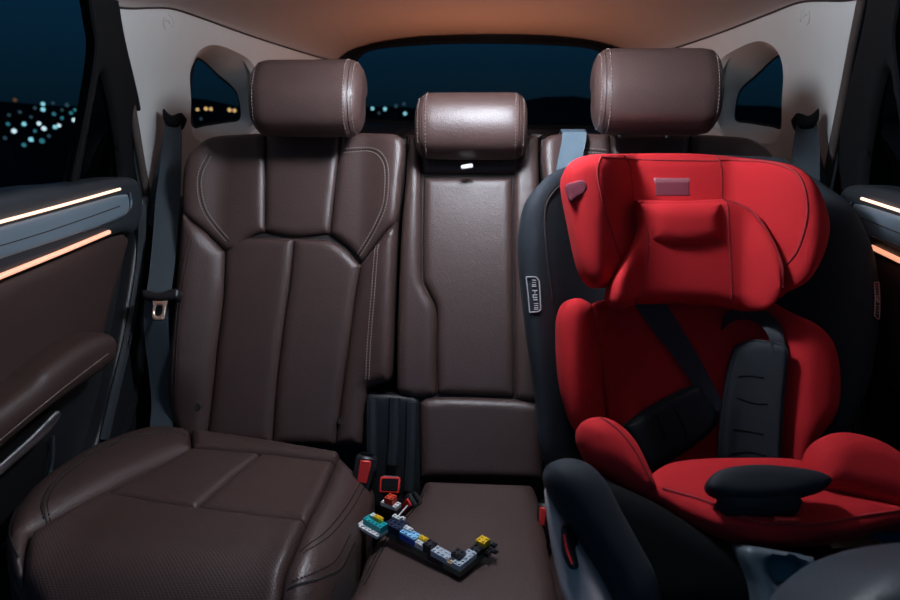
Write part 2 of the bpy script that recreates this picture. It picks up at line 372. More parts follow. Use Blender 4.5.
def build_door(side):
    left = side == 'left'
    DS = Surf((-.745, 0, 0), (0, 1, 0), (0, 0, 1)); D1 = Surf((-.725, 0, 0), (0, 1, 0), (0, 0, 1))
    door = thing('door_1' if left else 'door_2', (-.76, .95, .30), kind='structure')
    panel('door_body', DS, [(-60, 196, 'c'), (128, 178, 'c'), (140, 195), (138, 240), (118, 330), (98, 430), (70, 490), (30, 560), (0, 640, 'c'), (-60, 640, 'c')], BLK, door, h=.012, r=.02, t=.05, g=.014)
    dp = panel('door_card', D1, [(-60, 302, 'c'), (0, 279), (108, 236), (122, 233, 'c'), (125, 245), (110, 300), (96, 345), (60, 375), (0, 420), (-60, 470, 'c')], DOORL, door, h=.012, r=.03, t=.03, g=.008)
    RS = Surf((-.715, 0, 0), (0, 1, 0), (0, 0, 1))
    rail = panel('belt_rail', RS, [(-60, 209, 'c'), (0, 193), (70, 184), (120, 177), (134, 182), (138, 200), (136, 222), (128, 234), (108, 236), (0, 279), (-60, 301, 'c')], RAIL, door, h=.016, r=.02, t=.04, g=.006)
    RS2 = Surf((-.698, 0, 0), (0, 1, 0), (0, 0, 1))
    inl = panel('inlay', RS2, [(-60, 243, 'c'), (0, 227), (70, 208), (118, 195, 'c'), (127, 194, 'c'), (128, 206), (121, 216), (70, 236), (0, 259), (-60, 279, 'c')], INLAY, door, h=.004, r=.008, t=.01, g=.006)
    MB().tube(path(RS2, [(128, 192), (129, 205), (122, 216), (108, 222), (80, 232)], .004), .0024, 8).make('chrome_edge', CHROME, inl)
    MB().tube(path(RS2, [(-60, 262), (0, 245), (70, 223), (118, 206)], .004), .0010, 6).make('inlay_line', SEAMDARK, inl)
    tag(MB().tube(path(RS2, [(-60, 237), (0, 221), (60, 205), (117, 189)], .006), .0027, 8).make('light_strip', STRIP, door), 'thin warm white light strip above the inlay')
    tag(MB().tube(path(RS2, [(-60, 300), (0, 276), (60, 252), (108, 232)], .002), .0044, 8).make('light_strip', STRIP2, door), 'thin amber light strip along the lower edge of the rail')
    AS = Surf((-.675, 0, 0), (0, 1, 0), (0, 0, 1))
    keep = MIR[1]
    if not left: MIR[1] = keep-.13
    arm = panel('armrest', AS, [(-60, 445, 'c'), (0, 402), (40, 368), (75, 343), (98, 333), (109, 337), (111, 350), (103, 366), (60, 396), (0, 443), (-60, 495, 'c')], DOORL, door, h=.022, r=.03, t=.06, g=.006)
    stitches('stitching', arm, [[(-30, 452), (0, 428), (50, 388), (98, 352)]], THREAD, arm)
    MIR[1] = keep
    hs = Surf((-.69, 0, 0), (0, 1, 0), (0, 0, 1))
    panel('pull_handle', hs, [(-60, 515, 'c'), (0, 462), (40, 425), (54, 411), (60, 412), (58, 419), (40, 440), (0, 475), (-60, 528, 'c')], CHROME, door, h=.006, r=.008, t=.02, g=.005)
    panel('door_pocket', D1, [(-60, 530, 'c'), (0, 476), (45, 440), (46, 462), (38, 490), (20, 530), (-20, 600, 'c'), (-60, 600, 'c')], BLKM, door, h=.004, r=.01, t=.02, g=.012)
    MB().tube(path(D1, [(47, 436), (46, 465), (36, 495), (14, 525), (-5, 548)], .010), .004, 8).make('pocket_lip', RAIL, door)
    # window frame, fixed rear light and the sliding pane
    FS = Surf((-.75, 0, 0), (0, 1, 0), (0, 0, 1), lambda u, v: .09*sstep(.85, 1.35, v))
    fr = panel('window_frame', FS, [(80, -40, 'c'), (90, 20), (93, 50), (84, 110), (67, 190, 'c'), (155, 205, 'c'), (150, 170), (138, 100), (122, 30), (112, -40, 'c')], BLKM, door, h=.006, r=.01, t=.014, g=.012, holes=[[(101, 70), (92, 110), (79, 182, 'c'), (122, 180, 'c'), (118, 140), (110, 95)]])
    panel('rear_pane', FS.shift(-.010), [(101, 66), (90, 110), (76, 186, 'c'), (126, 184, 'c'), (120, 140), (110, 90)], glass('dark_glass', (.16, .17, .17), .05), door, h=0, t=.004, g=.03)
    panel('window_pane', FS.shift(-.010), [(-330, -60, 'c'), (88, -60, 'c'), (96, 50), (70, 215, 'c'), (-330, 290, 'c')], TINT, door, h=0, t=.004, g=.05)
    MB().tube(path(FS, [(80, -40), (90, 20), (93, 50), (84, 110), (68, 188)], .006), .006, 8).make('window_seal', BLKM, fr)
for sd in ('left', 'right'):
    MIR[0] = sd == 'right'; MIR[1] = 0
    build_side(sd)
    MIR[1] = -.05 if sd == 'right' else 0
    EXT[0] = True; build_door(sd); EXT[0] = False
MIR[0] = False; MIR[1] = 0
# headliner: hung between the two roof seams
sl = WL.at(resample(WL.hits(cr(SEAM, 8)), .02, False), .0); sl = sl[np.argsort(sl[:, 1])]
ys = np.r_[np.linspace(-.35, 1.2, 14), np.linspace(1.25, 2.33, 36)]; V = []; Fs = []; m = 33
xs = np.interp(ys, sl[:, 1], -sl[:, 0]); zs = np.interp(ys, sl[:, 1], sl[:, 2])
for i, y in enumerate(ys):
    zc = 1.283-.02*sstep(1.7, 2.33, y)
    for k in range(m):
        s = -math.cos(math.pi*k/(m-1)); V.append((xs[i]*s, y, zs[i]+(zc-zs[i])*max(0, 1-abs(s)**2.6)**(1/1.9)))
for i in range(len(ys)-1):
    for k in range(m-1): Fs.append((i*m+k, (i+1)*m+k, (i+1)*m+k+1, i*m+k+1))
nv = len(V); V += [(x, y, z+.02) for x, y, z in V]; Fs += [tuple(nv+i for i in reversed(f)) for f in list(Fs)]
tag(mk('ceiling', V, Fs, HEADL, None, True, 60), kind='structure')
# tailgate: trim ring, gasket and glass
TG = Surf((0, 2.33, 0), (1, 0, 0), (0, 0, 1)); TG2 = Surf((0, 2.43, 0), (1, 0, 0), (0, .12, 1))
last = np.array(V[(len(ys)-1)*m:len(ys)*m]); rim = [(p[0], p[2]) for p in last]
ring = np.array(rim+[(.52, .95), (.50, .62), (-.50, .62), (-.52, .95)])
gl = [(352, 100), (351, 75), (357, 57), (376, 47), (430, 42), (480, 41), (540, 42), (590, 46), (608, 56), (616, 75), (616, 100), (606, 124), (590, 128), (480, 126), (380, 122), (358, 117)]
gq = TG2.at(resample(TG2.hits(cr(gl, 8, True)), .012)); cen = gq.mean(0)
r0 = resample(ring, .012); r3 = TG.at(r0)
ang = np.arctan2(r3[:, 2]-cen[2], (r3[:, 0]-cen[0])*.3); ag = np.arctan2(gq[:, 2]-cen[2], (gq[:, 0]-cen[0])*.3)
gin = np.array([gq[np.argmin(np.abs(np.angle(np.exp(1j*(ag-t)))))] for t in ang]); n = len(r3); V = []; Fs = []
for k in range(5):
    e = k/4; V += (r3*(1-e)+gin*e).tolist()
for k in range(4):
    for i in range(n): Fs.append((k*n+i, (k+1)*n+i, (k+1)*n+(i+1) % n, k*n+(i+1) % n))
tag(mk('wall_rear', V, Fs, BLK, None, True, 50), kind='structure')
rw = thing('window_1', cen, kind='structure')
panel('window_pane', TG2, gl, TINT, rw, h=0, t=.005, g=.04)
MB().tube(np.vstack([gq, gq[:2]]), .010, 8, False).make('window_gasket', BLKM, rw)
fl = panel('floor', Surf((0, 0, 0), (1, 0, 0), (0, 1, 0)), [(-.76, -.3, 'c'), (.76, -.3, 'c'), (.76, 2.45, 'c'), (-.76, 2.45, 'c')], CARPET, h=0, t=.04, g=.08, px=False); tag(fl, kind='structure')
tag(MB().box((0, 1.93, .62), (.62, 0, 0), (0, .42, 0), (0, 0, .02), .005).make('trim_5', CARPET), kind='structure')   # cargo deck
tag(MB().box((0, 2.36, .33), (.60, 0, 0), (0, .02, 0), (0, 0, .33), .005).make('trim_6', BLKM), kind='structure')

# ------------------------------------------------------------------ rear seats
BS = Surf((0, 1.2, .38), (1, 0, 0), (0, .379, 1), lambda u, v: .022*(sstep(.14, .22, np.abs(np.abs(u)-.375)))*sstep(.02, .15, v)*(np.abs(u) > .14))
BSC = Surf((0, 1.2, .38), (1, 0, 0), (0, .379, 1))
CS = Surf((0, 1.2, .378), (1, 0, 0), (0, 1, -.085), lambda u, v: .012*sstep(.13, .22, np.abs(u+.40))*sstep(-.02, -.2, v)-.10*sstep(-.40, -.62, v)**2-.055*sstep(.215, .12, np.abs(u)))
def mshape(prof, xc, hw, yz, rc=.03, seams=(), n=44):
    """padded headrest: side profile carried across its width, rounded at both ends, pinched at the seams"""
    P = cr(prof, 6, True); c = P.mean(0); V = []; ts = np.unique(np.r_[-1+np.geomspace(.0005, .3, 12), 1-np.geomspace(.0005, .3, 12), np.linspace(-.7, .7, n//2), [s+d for s in seams for d in (-.012, -.004, 0, .004, .012)]])
    for t in ts:
        e = (1-abs(t))*hw; k = 1-(rc*(1-math.sqrt(max(0, 1-(1-min(e, rc)/rc)**2))))/.055
        for s in seams:
            if abs(t-s) < .006: k -= .035
        k = max(k, .3)
        Q = c+(P-c)*k
        V += [(xc+t*hw, yz[0]+q[0], yz[1]+q[1]) for q in Q]
    m = len(P); Fs = [(i*m+j, i*m+(j+1) % m, (i+1)*m+(j+1) % m, (i+1)*m+j) for i in range(len(ts)-1) for j in range(m)]
    A = 0
    Fs = [tuple(reversed(f)) for f in Fs]+[tuple(range(m)), tuple(reversed(range((len(ts)-1)*m, len(ts)*m)))]
    area = (P[:, 0]*np.roll(P[:, 1], -1)-P[:, 1]*np.roll(P[:, 0], -1)).sum()
    if area < 0: Fs = [tuple(reversed(f)) for f in Fs]
    return V, Fs, P, c
def headrest(parent, prof, xc, hw, yz, seams, rc=.03, stitch=True):
    V, Fs, P, c = mshape(prof, xc, hw, yz, rc, seams)
    hd = mk('headrest', V, Fs, LEATHER, parent, True, 70)
    for s in seams:
        mb = MB()
        for dx in (-.008, .008):
            ee = min(rc, (1-abs(s))*hw-np.sign(s)*dx); kk = 1-(rc*(1-math.sqrt(max(0, 1-(1-ee/rc)**2))))/.055
            Q = c+(resample(P, .0012)-c)*(kk+.006); Q = Q[Q[:, 0] < .09]
            d = np.linalg.norm(np.diff(Q, axis=0), axis=1)
            i = 0
            while i < len(Q)-4:
                if d[i:i+3].max() < .01: mb.tube([(xc+s*hw+dx, yz[0]+q[0], yz[1]+q[1]) for q in Q[i:i+4]], .0008, 4)
                i += 6
        mb.make('stitching', THREAD, hd)
    for s in (-.4, .4): MB().tube([(xc+s*hw, yz[0]+.128, yz[1]-.08), (xc+s*hw, yz[0]+.092, yz[1]+.08)], .006, 10).make('headrest_post', CHROME, hd)
    return hd
def outer_seat(label, root_name='car_seat'):
    seat = thing(root_name, (-.39, 1.0, .0), label, 'car seat', 'rear car seats')
    bd = panel('backrest', BS, [(193, 152), (212, 139), (266, 135), (346, 135), (398, 137), (406, 146), (402, 180), (396, 222), (393, 300), (390, 374), (384, 382), (368, 388, 'c'), (362, 445, 'c'), (184, 445, 'c'), (170, 400), (172, 340), (177, 285), (184, 212), (184, 175)], SEAMDARK, seat, h=0, t=.12, g=.012)
    kw = dict(h=.013, r=.018, t=.004, g=.006)
    def P(nm, pts, **k): return panel(nm, BS, pts, LEATHER, bd, **{**kw, **k})
    # shoulder panels with inner piped wings
    ul = P('shoulder_panel', [(266.5, 134, 'c'), (240, 135), (212, 138), (194, 150), (185, 170), (184, 208), (190, 219), (206, 231), (226, 251, 'c'), (236, 250), (250, 238), (266.5, 232, 'c')], h=.016)
    ur = P('shoulder_panel', [(342, 134, 'c'), (375, 134), (398, 136), (405, 147), (402, 180), (397, 219), (385, 233), (362, 263, 'c'), (350, 248), (331, 234, 'c'), (336, 185)], h=.016)
    P('upper_panel', [(266.5, 134, 'c'), (342, 134, 'c'), (337, 180), (331, 234, 'c'), (295, 237), (266.5, 232, 'c')], h=.014)
    P('back_panel', [(227, 252, 'c'), (238, 242), (254, 238), (295, 239, 'c'), (291, 280), (283, 337), (277, 390), (273, 445, 'c'), (207, 445, 'c'), (212, 410), (219, 345), (225, 295), (226, 272)], h=.015, r=.022)
    P('back_panel', [(295, 239, 'c'), (326, 240), (344, 249), (361, 266, 'c'), (356, 297), (350, 340), (345, 375), (340, 416), (336, 445, 'c'), (273, 445, 'c'), (277, 390), (283, 337), (291, 280)], h=.015, r=.022)
    bl = P('side_bolster', [(184, 209, 'c'), (192, 221), (206, 232), (226, 252, 'c'), (226, 272), (225, 295), (219, 345), (212, 410), (207, 445, 'c'), (184, 445, 'c'), (170, 400), (172, 340), (178, 282)], h=.020, r=.03, t=.02)
    br = P('side_bolster', [(361, 266, 'c'), (385, 234), (397, 221, 'c'), (394, 290), (391, 372), (384, 382), (368, 388, 'c'), (362, 445, 'c'), (336, 445, 'c'), (340, 416), (345, 375), (350, 340), (356, 297)], h=.020, r=.026, t=.02)
    stitches('stitching', ul, [[(212, 158), (204, 175), (203, 192), (208, 212), (219, 228), (232, 243)]], THREAD, bd, offs=(-.004, .004))
    groove('seam', ul, [(213, 156), (204.5, 175), (203.5, 192), (208.5, 212), (219.5, 228), (233, 243)], SEAMDARK, bd, .0016, -.0004)
    stitches('stitching', ur, [[(345, 153), (372, 152), (384, 160), (388, 176), (386, 205), (378, 226), (366, 247), (359, 257)]], THREAD, bd, offs=(-.004, .004))
    groove('seam', ur, [(345, 153), (372, 152), (384, 160), (388, 176), (386, 205), (378, 226), (366, 247), (359, 257)], SEAMDARK, bd, .0016, -.0004)
    stitches('stitching', br, [[(378, 246), (375, 290), (371, 340), (369, 380)]], THREAD, bd, offs=(-.0035, .0035))
    stitches('stitching', bl, [[(196, 236), (186, 285), (180, 340), (178, 385)]], THREADK, bd, offs=(-.0035, .0035))
    for q in ((202, 406), (342, 420)):
        pn = bl if q[0] < 250 else br
        sf, hh = PAN[pn.name]; u = sf.hit(*q); c = sf.at(u, hh(u)+.0004)[0]; a = np.linspace(0, 2*math.pi, 17)
        mb = MB().tube([c+.006*(math.cos(t)*sf.U+math.sin(t)*sf.V) for t in a], .0014, 6, False); mb.tube([c-sf.N*.003, c+sf.N*.001], .0035, 10)
        mb.make('anchor_button', THREADK, bd)
    # cushion
    low = CS.shift(-.080) if MIR[0] else None
    cb = panel('seat_cushion', CS, [(192, 436, 'c'), (147, 437), (89, 458), (40, 490), (14, 520), (7, 545), (12, 580), (50, 640), (160, 690), (300, 655), (330, 604), (351, 566), (367, 520), (371, 497), (356, 482), (338, 463, 'c')], SEAMDARK, seat, h=0, t=.16 if not low else .10, g=.014, place=low)
    kc = dict(h=.024, r=.022, t=.004, g=.007, place=low)
    def C(nm, pts, mat=LEATHER, **k): return panel(nm, CS, pts, mat, cb, **{**kc, **k})
    if low: kc.update(h=.012)
    lb = C('side_bolster', [(190, 437, 'c'), (147, 437), (89, 458), (40, 490), (14, 520), (7, 545), (13, 578), (24, 590, 'c'), (27, 560), (31, 545, 'c'), (60, 527), (104, 502, 'c'), (150, 478), (193, 456, 'c')], h=.012 if low else .030, r=.035, t=.05)
    C('rear_panel', [(192, 436, 'c'), (265, 447), (340, 460, 'c'), (335, 469, 'c'), (262, 461), (193, 455, 'c')], h=.022, r=.014)
    C('cushion_panel', [(193, 455, 'c'), (262, 461, 'c'), (228, 489), (196, 518, 'c'), (150, 511), (104, 502, 'c'), (150, 478)], h=.020, r=.016)
    C('cushion_panel', [(262, 461, 'c'), (335, 469, 'c'), (322, 500), (306, 532, 'c'), (250, 525), (196, 518, 'c'), (228, 489)], h=.020, r=.016)
    C('front_panel', [(104, 502, 'c'), (150, 511), (196, 518), (250, 525), (306, 532, 'c'), (294, 562), (283, 592), (278, 640), (270, 690, 'c'), (160, 700), (60, 650), (24, 590, 'c'), (27, 560), (31, 545, 'c'), (60, 527)], PERF, h=.026, r=.016)
    rb = C('side_bolster', [(340, 462, 'c'), (356, 480), (374, 496), (370, 518), (354, 558), (334, 592), (312, 640), (270, 690, 'c'), (278, 640), (283, 592), (294, 562), (306, 532, 'c'), (322, 500), (335, 469, 'c')], h=.012 if low else .022, r=.025, t=.05)
    stitches('stitching', lb, [[(186, 446), (140, 450), (95, 470), (60, 497), (47, 520), (49, 533)]], THREADK, cb, offs=(-.004, .004))
    groove('seam', lb, [(120, 456), (90, 471), (60, 494), (46, 518), (48, 534)], SEAMDARK, cb, .0016, -.0004)
    groove('seam', lb, [(20, 516), (11, 538), (14, 556), (20, 570)], SEAMDARK, cb, .0016, -.0004)
    stitches('stitching', rb, [[(364, 494), (350, 520), (328, 548), (302, 566)], [(353, 548), (338, 575), (314, 592), (290, 600)]], THREADK, cb, offs=(-.0035, .0035))
    groove('seam', rb, [(354, 550), (339, 577), (315, 594), (288, 602)], SEAMDARK, cb, .0016, -.0004)
    return seat
HP = [(-.006, .006), (-.022, .030), (-.020, .080), (.004, .122), (.030, .143), (.070, .147), (.100, .132), (.110, .098), (.098, .082), (.072, .072), (.062, .040), (.055, .008), (.036, -.010), (.012, -.006)]
s1 = outer_seat('brown leather rear seat left of centre, empty, with stitched shoulder wings and raised headrest')
headrest(s1, [(a*.97, b*.94) for a, b in HP], -.327, .112, (1.314, .979), (.80, -.93))
MIR[0] = True
s2 = outer_seat('brown leather rear seat mostly hidden behind the red child car seat')
headrest(s2, HP, -.347, .118, (1.300, .986), (.84, -.93))
MIR[0] = False

# centre seat
s3 = thing('car_seat', (0, 1.0, 0), 'narrow middle rear seat of brown leather with toy bricks on its cushion', 'car seat', 'rear car seats')
cb = panel('backrest', BSC, [(409, 137, 'c'), (415, 134), (532, 134), (538, 137, 'c'), (541, 260), (545, 400, 'c'), (542, 490, 'c'), (422, 488, 'c'), (420, 400), (400, 392, 'c'), (399, 340), (401, 270), (404, 222)], SEAMDARK, s3, h=0, t=.11, g=.012)
def P3(nm, pts, **k): return panel(nm, BSC, pts, LEATHER, cb, **{**dict(h=.014, r=.016, t=.004, g=.006), **k})
P3('head_panel', [(419, 136, 'c'), (523, 136, 'c'), (520, 174, 'c'), (423, 174, 'c')], h=.010)
lb = P3('side_bolster', [(408, 136, 'c'), (417, 136, 'c'), (422, 175), (422, 270), (428, 292), (436, 310), (437, 350), (437, 394, 'c'), (420, 398), (400, 393), (397, 375), (398, 310), (402, 222), (406, 180)], h=.020, r=.022)
P3('back_panel', [(424, 178, 'c'), (512, 178, 'c'), (513, 290), (514, 396, 'c'), (438, 393, 'c'), (437, 350), (437, 310), (429, 290), (423.5, 270)], h=.014, r=.016, t=.02)
P3('side_bolster', [(525, 136, 'c'), (538, 137, 'c'), (541, 260), (545, 402, 'c'), (530, 402), (515, 398, 'c'), (514, 290), (513.5, 178)], h=.018, r=.018)
P3('lower_panel', [(420, 402, 'c'), (437, 397), (514, 399), (545, 405, 'c'), (543, 480, 'c'), (421, 478, 'c')], h=.020, r=.022)
CP = [(.012, .014), (-.016, .040), (-.020, .078), (-.004, .118), (.026, .136), (.060, .138), (.086, .122), (.092, .080), (.084, .045), (.066, .022), (.042, .010), (.024, .009)]
hd = headrest(s3, CP, -.003, .111, (1.333, .916), (-.86, .86), rc=.028)
CC = Surf((0, 1.13, .325), (1, 0, 0), (0, 1, -.085), lambda u, v: -.09*sstep(-.36, -.55, v)**2)
cc = panel('seat_cushion', CC, [(424, 488, 'c'), (534, 492, 'c'), (541, 515), (552, 575), (566, 650), (560, 700), (450, 710), (324, 700), (330, 640), (355, 596), (369, 559), (390, 532), (412, 513)], LEATHER, s3, h=.022, r=.03, t=.14, g=.007)
stitches('stitching', cc, [[(424, 500), (412, 520), (385, 556), (362, 598)]], THREADK, cc, offs=(-.003, .003))
tagp = MB().box((0, 0, 0), (.012, 0, 0), (0, .004, 0), (0, 0, .0045), .002)
q = BSC.pos(468, 174, .055); tagp.v = [list(np.array(p)@np.array([[1, 0, .18], [0, 1, 0], [-.18, 0, 1]])+q) for p in tagp.v]
tag(tagp.make('pull_tab', BR['white'], hd), 'white tab under the middle headrest')

# ------------------------------------------------------------------ seat belts
def shoulder_belt(label, tongue):
    bp = Surf((0, 1.49, 1.01), (1, 0, 0), (0, .66, 1))
    r = thing('seat_belt', bp.pos(172, 115), label, 'seat belt')
    L = path(bp, [(173, 119), (172, 150), (168, 200), (164, 250), (159, 292), (151, 335), (144, 380), (139, 424)] if tongue else [(173, 119), (172, 150), (170, 180), (164, 215)], .0)
    if tongue: k = np.arange(len(L))/len(L); L = L-bp.N*(.09*sstep(.62, .95, k))[:, None]
    wid = np.interp(np.arange(len(L))/len(L), [0, .06, .3, 1], [.032, .040, .052, .046])
    MB().ribbon(L, (1, .10, 0), wid, .0025).make('webbing', WEB, r)
    L2 = path(bp.shift(-.02), [(170, 119), (163, 150), (154, 190), (149, 225)]); MB().ribbon(L2, (.7, -.5, 0), .022, .0025).make('return_webbing', WEB, r)
    g = panel('belt_guide', bp.shift(.004), [(164, 109), (168, 113), (173, 116), (179, 114), (183, 114), (181, 121), (177, 126), (168, 126), (164, 121), (163, 114)], BLKM, r, h=.008, r=.008, t=.02, g=.003)
    if tongue:
        b = panel('latch_tongue', bp.shift(.020), [(143, 291), (146, 290), (160, 293), (174, 289), (179, 290), (179, 297), (175, 300), (160, 302), (147, 300), (143, 297)], BLK, r, h=.008, r=.008, t=.014, g=.003)
        panel('metal_plate', bp.shift(.022), [(152, 300, 'c'), (168, 300, 'c'), (166, 306), (164, 318), (161, 320), (155, 320), (152, 317), (153, 306)], STEEL, b, h=.0015, r=.003, t=.003, g=.002, holes=[[(156, 306), (162, 306), (161, 315), (155, 315)]])
    return r
shoulder_belt('dark slate shoulder belt with metal latch hanging beside the empty brown seat', True)
MIR[0] = True; MIR[1] = -.05
shoulder_belt('dark shoulder belt running down behind the red child seat to the pillar trim', False)
MIR[0] = False; MIR[1] = 0
cbelt = thing('seat_belt', BSC.pos(572, 133), 'grey blue belt strap over the seat top behind the red child seat', 'seat belt')
L = np.vstack([(BSC.pos(572, 136, -.10)+[0, 0, .012])[None], (BSC.pos(572, 136, .004)+[0, 0, .012])[None], path(BSC, [(572, 138), (572, 145), (570, 155), (566, 175)], .037, .006)])
L = resample(L, .006, False)
MB().ribbon(L, (1, 0, 0), .048, .0025).make('webbing', principled('pale_webbing', (.10, .16, .21), .45, bump=.4, scale=220, kind='weave'), cbelt)

def buckle(label, c, up, face, w=.026, hgt=.052, d=.018, red_on='face', stalk=.12):
    """belt buckle: housing along up, facing face, red press button"""
    c, up, face = (np.array(q, float) for q in (c, up, face)); up /= np.linalg.norm(up); face = face-up*(face@up); face /= np.linalg.norm(face); s = np.cross(up, face)
    r = thing('seat_belt_buckle', c-up*(hgt/2+stalk), label, 'buckle', 'seat belt buckles')
    h = MB().box(c, s*w/2, up*hgt/2, face*d/2, .004).make('housing', BLK, r)
    if red_on == 'face': MB().box(c+up*hgt*.06+face*d*.5, s*w*.27, up*hgt*.34, face*.003, .002).make('press_button', REDP, r)
    else:
        MB().box(c+up*hgt*.5, s*w*.5, up*.003, face*d*.5, .002).make('press_button', REDP, r); MB().box(c+up*hgt*.5, s*w*.42, up*.0045, face*d*.40, .002).make('release_face', BLKM, r)
        MB().box(c-face*(d*.5), s*w*.40, up*hgt*.42, face*.003, .002).make('back_cover', TEALP, r)
    MB().box(c+up*hgt*.5+face*d*.1, s*w*.3, up*.0052, face*.0016, .0005).make('slot', BLKM, r)
    MB().ribbon([c-up*(hgt*.45+stalk*k/5)+face*(-.01*(k/5)**2) for k in range(6)], s, w*.62, .006).make('stalk', BLK, r)
    return r
SB = Surf((0, 1.05, .40), (1, 0, 0), (0, .5, 1))
buckle('red button buckle standing at the inner rear corner of the empty brown seat', Surf((0, 1.02, .45), (1, 0, 0), (0, .5, 1)).pos(364, 472), (.16, .30, .95), (.15, -1, .35), w=.036, hgt=.058, d=.022, stalk=.02)
b2 = buckle('black buckle with slate back between left and middle seats behind red and white bricks', Surf((0, 1.05, .40), (1, 0, 0), (0, .3, 1)).pos(391, 487), (.05, -.72, .60), (0, -.6, -.7), w=.036, hgt=.05, d=.028, red_on='top', stalk=.09)
buckle('tilted red buckle beside the toy bricks at the middle cushion edge', Surf((0, 1.03, .38), (1, 0, 0), (0, .3, 1)).pos(411, 505), (.45, -.25, .8), (-.45, -.75, .45), w=.030, hgt=.042, d=.024, stalk=.01)
buckle('red button buckle wedged between middle cushion and the child car seat', Surf((0, .98, .36), (1, 0, 0), (0, .3, 1)).pos(544, 516), (.05, .25, 1), (-.35, -1, .25), w=.022, hgt=.045, d=.02, stalk=.03)
# dark buckle well trims between the seats
wl = panel('trim_7', Surf((0, 1.2, .37), (1, 0, 0), (0, .3, 1)), [(366, 392, 'c'), (420, 396, 'c'), (424, 490, 'c'), (405, 520), (372, 505, 'c'), (364, 450)], BLK, h=.01, r=.02, t=.03, g=.01); tag(wl, kind='structure')
for q in ([(372, 398), (372, 440), (371, 470)], [(395, 398), (394, 440), (392, 464)], [(412, 402), (411, 450), (409, 490)]):
    MB().tube(path(Surf((0, 1.185, .37), (1, 0, 0), (0, .3, 1)), q), .012, 8).make('trim_rib', RAIL, wl)

# ------------------------------------------------------------------ child car seat
cs = thing('child_car_seat', (.36, .90, .385), 'red and black padded child car seat with side wings strapped on the rear seat', 'child seat')
UC = .365
O0 = (0, 1.10, .45); V0 = (0, .32, 1)
shellS = Surf(O0, (1, 0, 0), V0, lambda u, v: -.03+.10*sstep(.13, .27, np.abs(u-UC-.01)))
sh = panel('shell', shellS, [(520, 225), (524, 205), (538, 185), (558, 170), (600, 158, 'c'), (690, 155), (780, 158, 'c'), (822, 185), (848, 206), (864, 234), (873, 264), (876, 305), (873, 344), (866, 383), (850, 420), (825, 470), (760, 486, 'c'), (600, 486, 'c'), (556, 480), (541, 450), (536, 396), (527, 335), (521, 283), (518, 245)], NAVYF, cs, h=.03, r=.03, t=.05, g=.009)
stitches('stitching', sh, [[(546, 225), (544, 206), (553, 190), (568, 180)]], THREADK, sh)
groove('seam', sh, [(551, 300), (545, 250), (544, 212), (553, 194), (566, 184)], SEAMDARK, sh, .0018, 0)
# printed side labels
def side_label(px_frame, marks, mat):
    sf, hh = PAN[sh.name]; mb = MB()
    def on(pts, ds=.003):
        L = resample(sf.hits(pts), ds, False); return sf.at(L, hh(L)+.0012)
    mb.tube(on(np.array(px_frame+px_frame[:1], float)), .0011, 5)
    for a, b, w in marks: mb.tube(on(np.array([a, b], float), .002), w, 5)
    return mb.make('printed_label', mat, sh)
lm = [((531, y), (535, y+.3), .0007) for y in (281, 283.2, 285.4, 287)]+[((531.5, 291.5), (536, 291.2), .0012), ((533.6, 291.5), (534, 294), .0011), ((532, 295.5), (536, 295.3), .0010), ((532, 298), (536, 298), .0010), ((532, 295.5), (532.2, 298), .0009), ((532.4, 300.3), (536.2, 300.2), .0012)]+[((533, y), (537, y-.2), .0007) for y in (304, 306, 308, 309.6)]
side_label([(525.5, 278), (535, 278), (538, 282), (538.8, 295), (539.5, 310), (537, 312), (529, 312.5), (527.5, 296)], lm, LABELW)
rmk = [((867, y), (871.5, y+.4), .0008) for y in (286, 288.5, 291, 293.5)]+[((866, 297), (869, 296), .0014), ((870, 296), (873, 299), .0014), ((867, 300), (872, 303), .0014), ((868, 298), (869, 303), .0012)]+[((867.5, y), (872, y+.4), .0008) for y in (306, 308.5, 311, 313.5)]
side_label([(864.5, 283.5), (872.5, 283), (874, 300), (873.5, 319), (869, 319), (864.5, 315.5), (865.5, 300)], rmk, LABELR)
# back pad
bpS = Surf(O0, (1, 0, 0), V0, lambda u, v: .015+.105*sstep(.085, .19, np.abs(u-UC)))
bpd = panel('back_pad', bpS, [(593, 306), (640, 295, 'c'), (760, 295, 'c'), (790, 312), (812, 322), (829, 338), (837, 362), (838, 395), (832, 418), (812, 445), (800, 475), (760, 490, 'c'), (640, 490, 'c'), (615, 470), (604, 400), (598, 350)], RED, cs, h=.028, r=.035, t=.05, g=.007)
panel('side_bolster', bpS.shift(.004), [(558, 335), (559, 318), (565, 303), (577, 298), (588, 302), (593, 309), (599, 348), (604, 400), (606, 435), (585, 440), (572, 425), (563, 395), (559, 365)], RED, bpd, h=.03, r=.03, t=.05, g=.006)
# seat pad
spS = Surf((0, .70, .475), (1, 0, 0), (0, .80, .60), lambda u, v: -.05*sstep(.02, -.10, v)**2-.52*np.maximum(0, v-.06))
spd = panel('seat_pad', spS, [(640, 496, 'c'), (652, 474), (680, 462), (740, 459), (800, 462), (812, 482, 'c'), (850, 496), (900, 508), (940, 516, 'c'), (930, 527), (900, 523), (860, 532), (812, 540), (762, 540), (722, 530), (690, 517), (664, 503)], RED, cs, h=.020, r=.034, t=.03, g=.006)
groove('piping', spd, [(660, 493), (700, 506), (735, 520), (762, 528), (812, 528), (860, 520), (905, 513)], principled('dark_red_piping', (.36, .014, .02), .8), spd, .0022, .0)
sbS = Surf((0, .80, .52), (1, 0, 0), (0, .62, .78))
sbl = panel('side_bolster', sbS, [(577, 433), (580, 424), (590, 418.5), (606, 419), (622, 428), (636, 444), (648, 468), (657, 491, 'c'), (641, 496), (614, 480), (592, 466), (580, 447)], RED, spd, h=.035, r=.035, t=.02, g=.005)
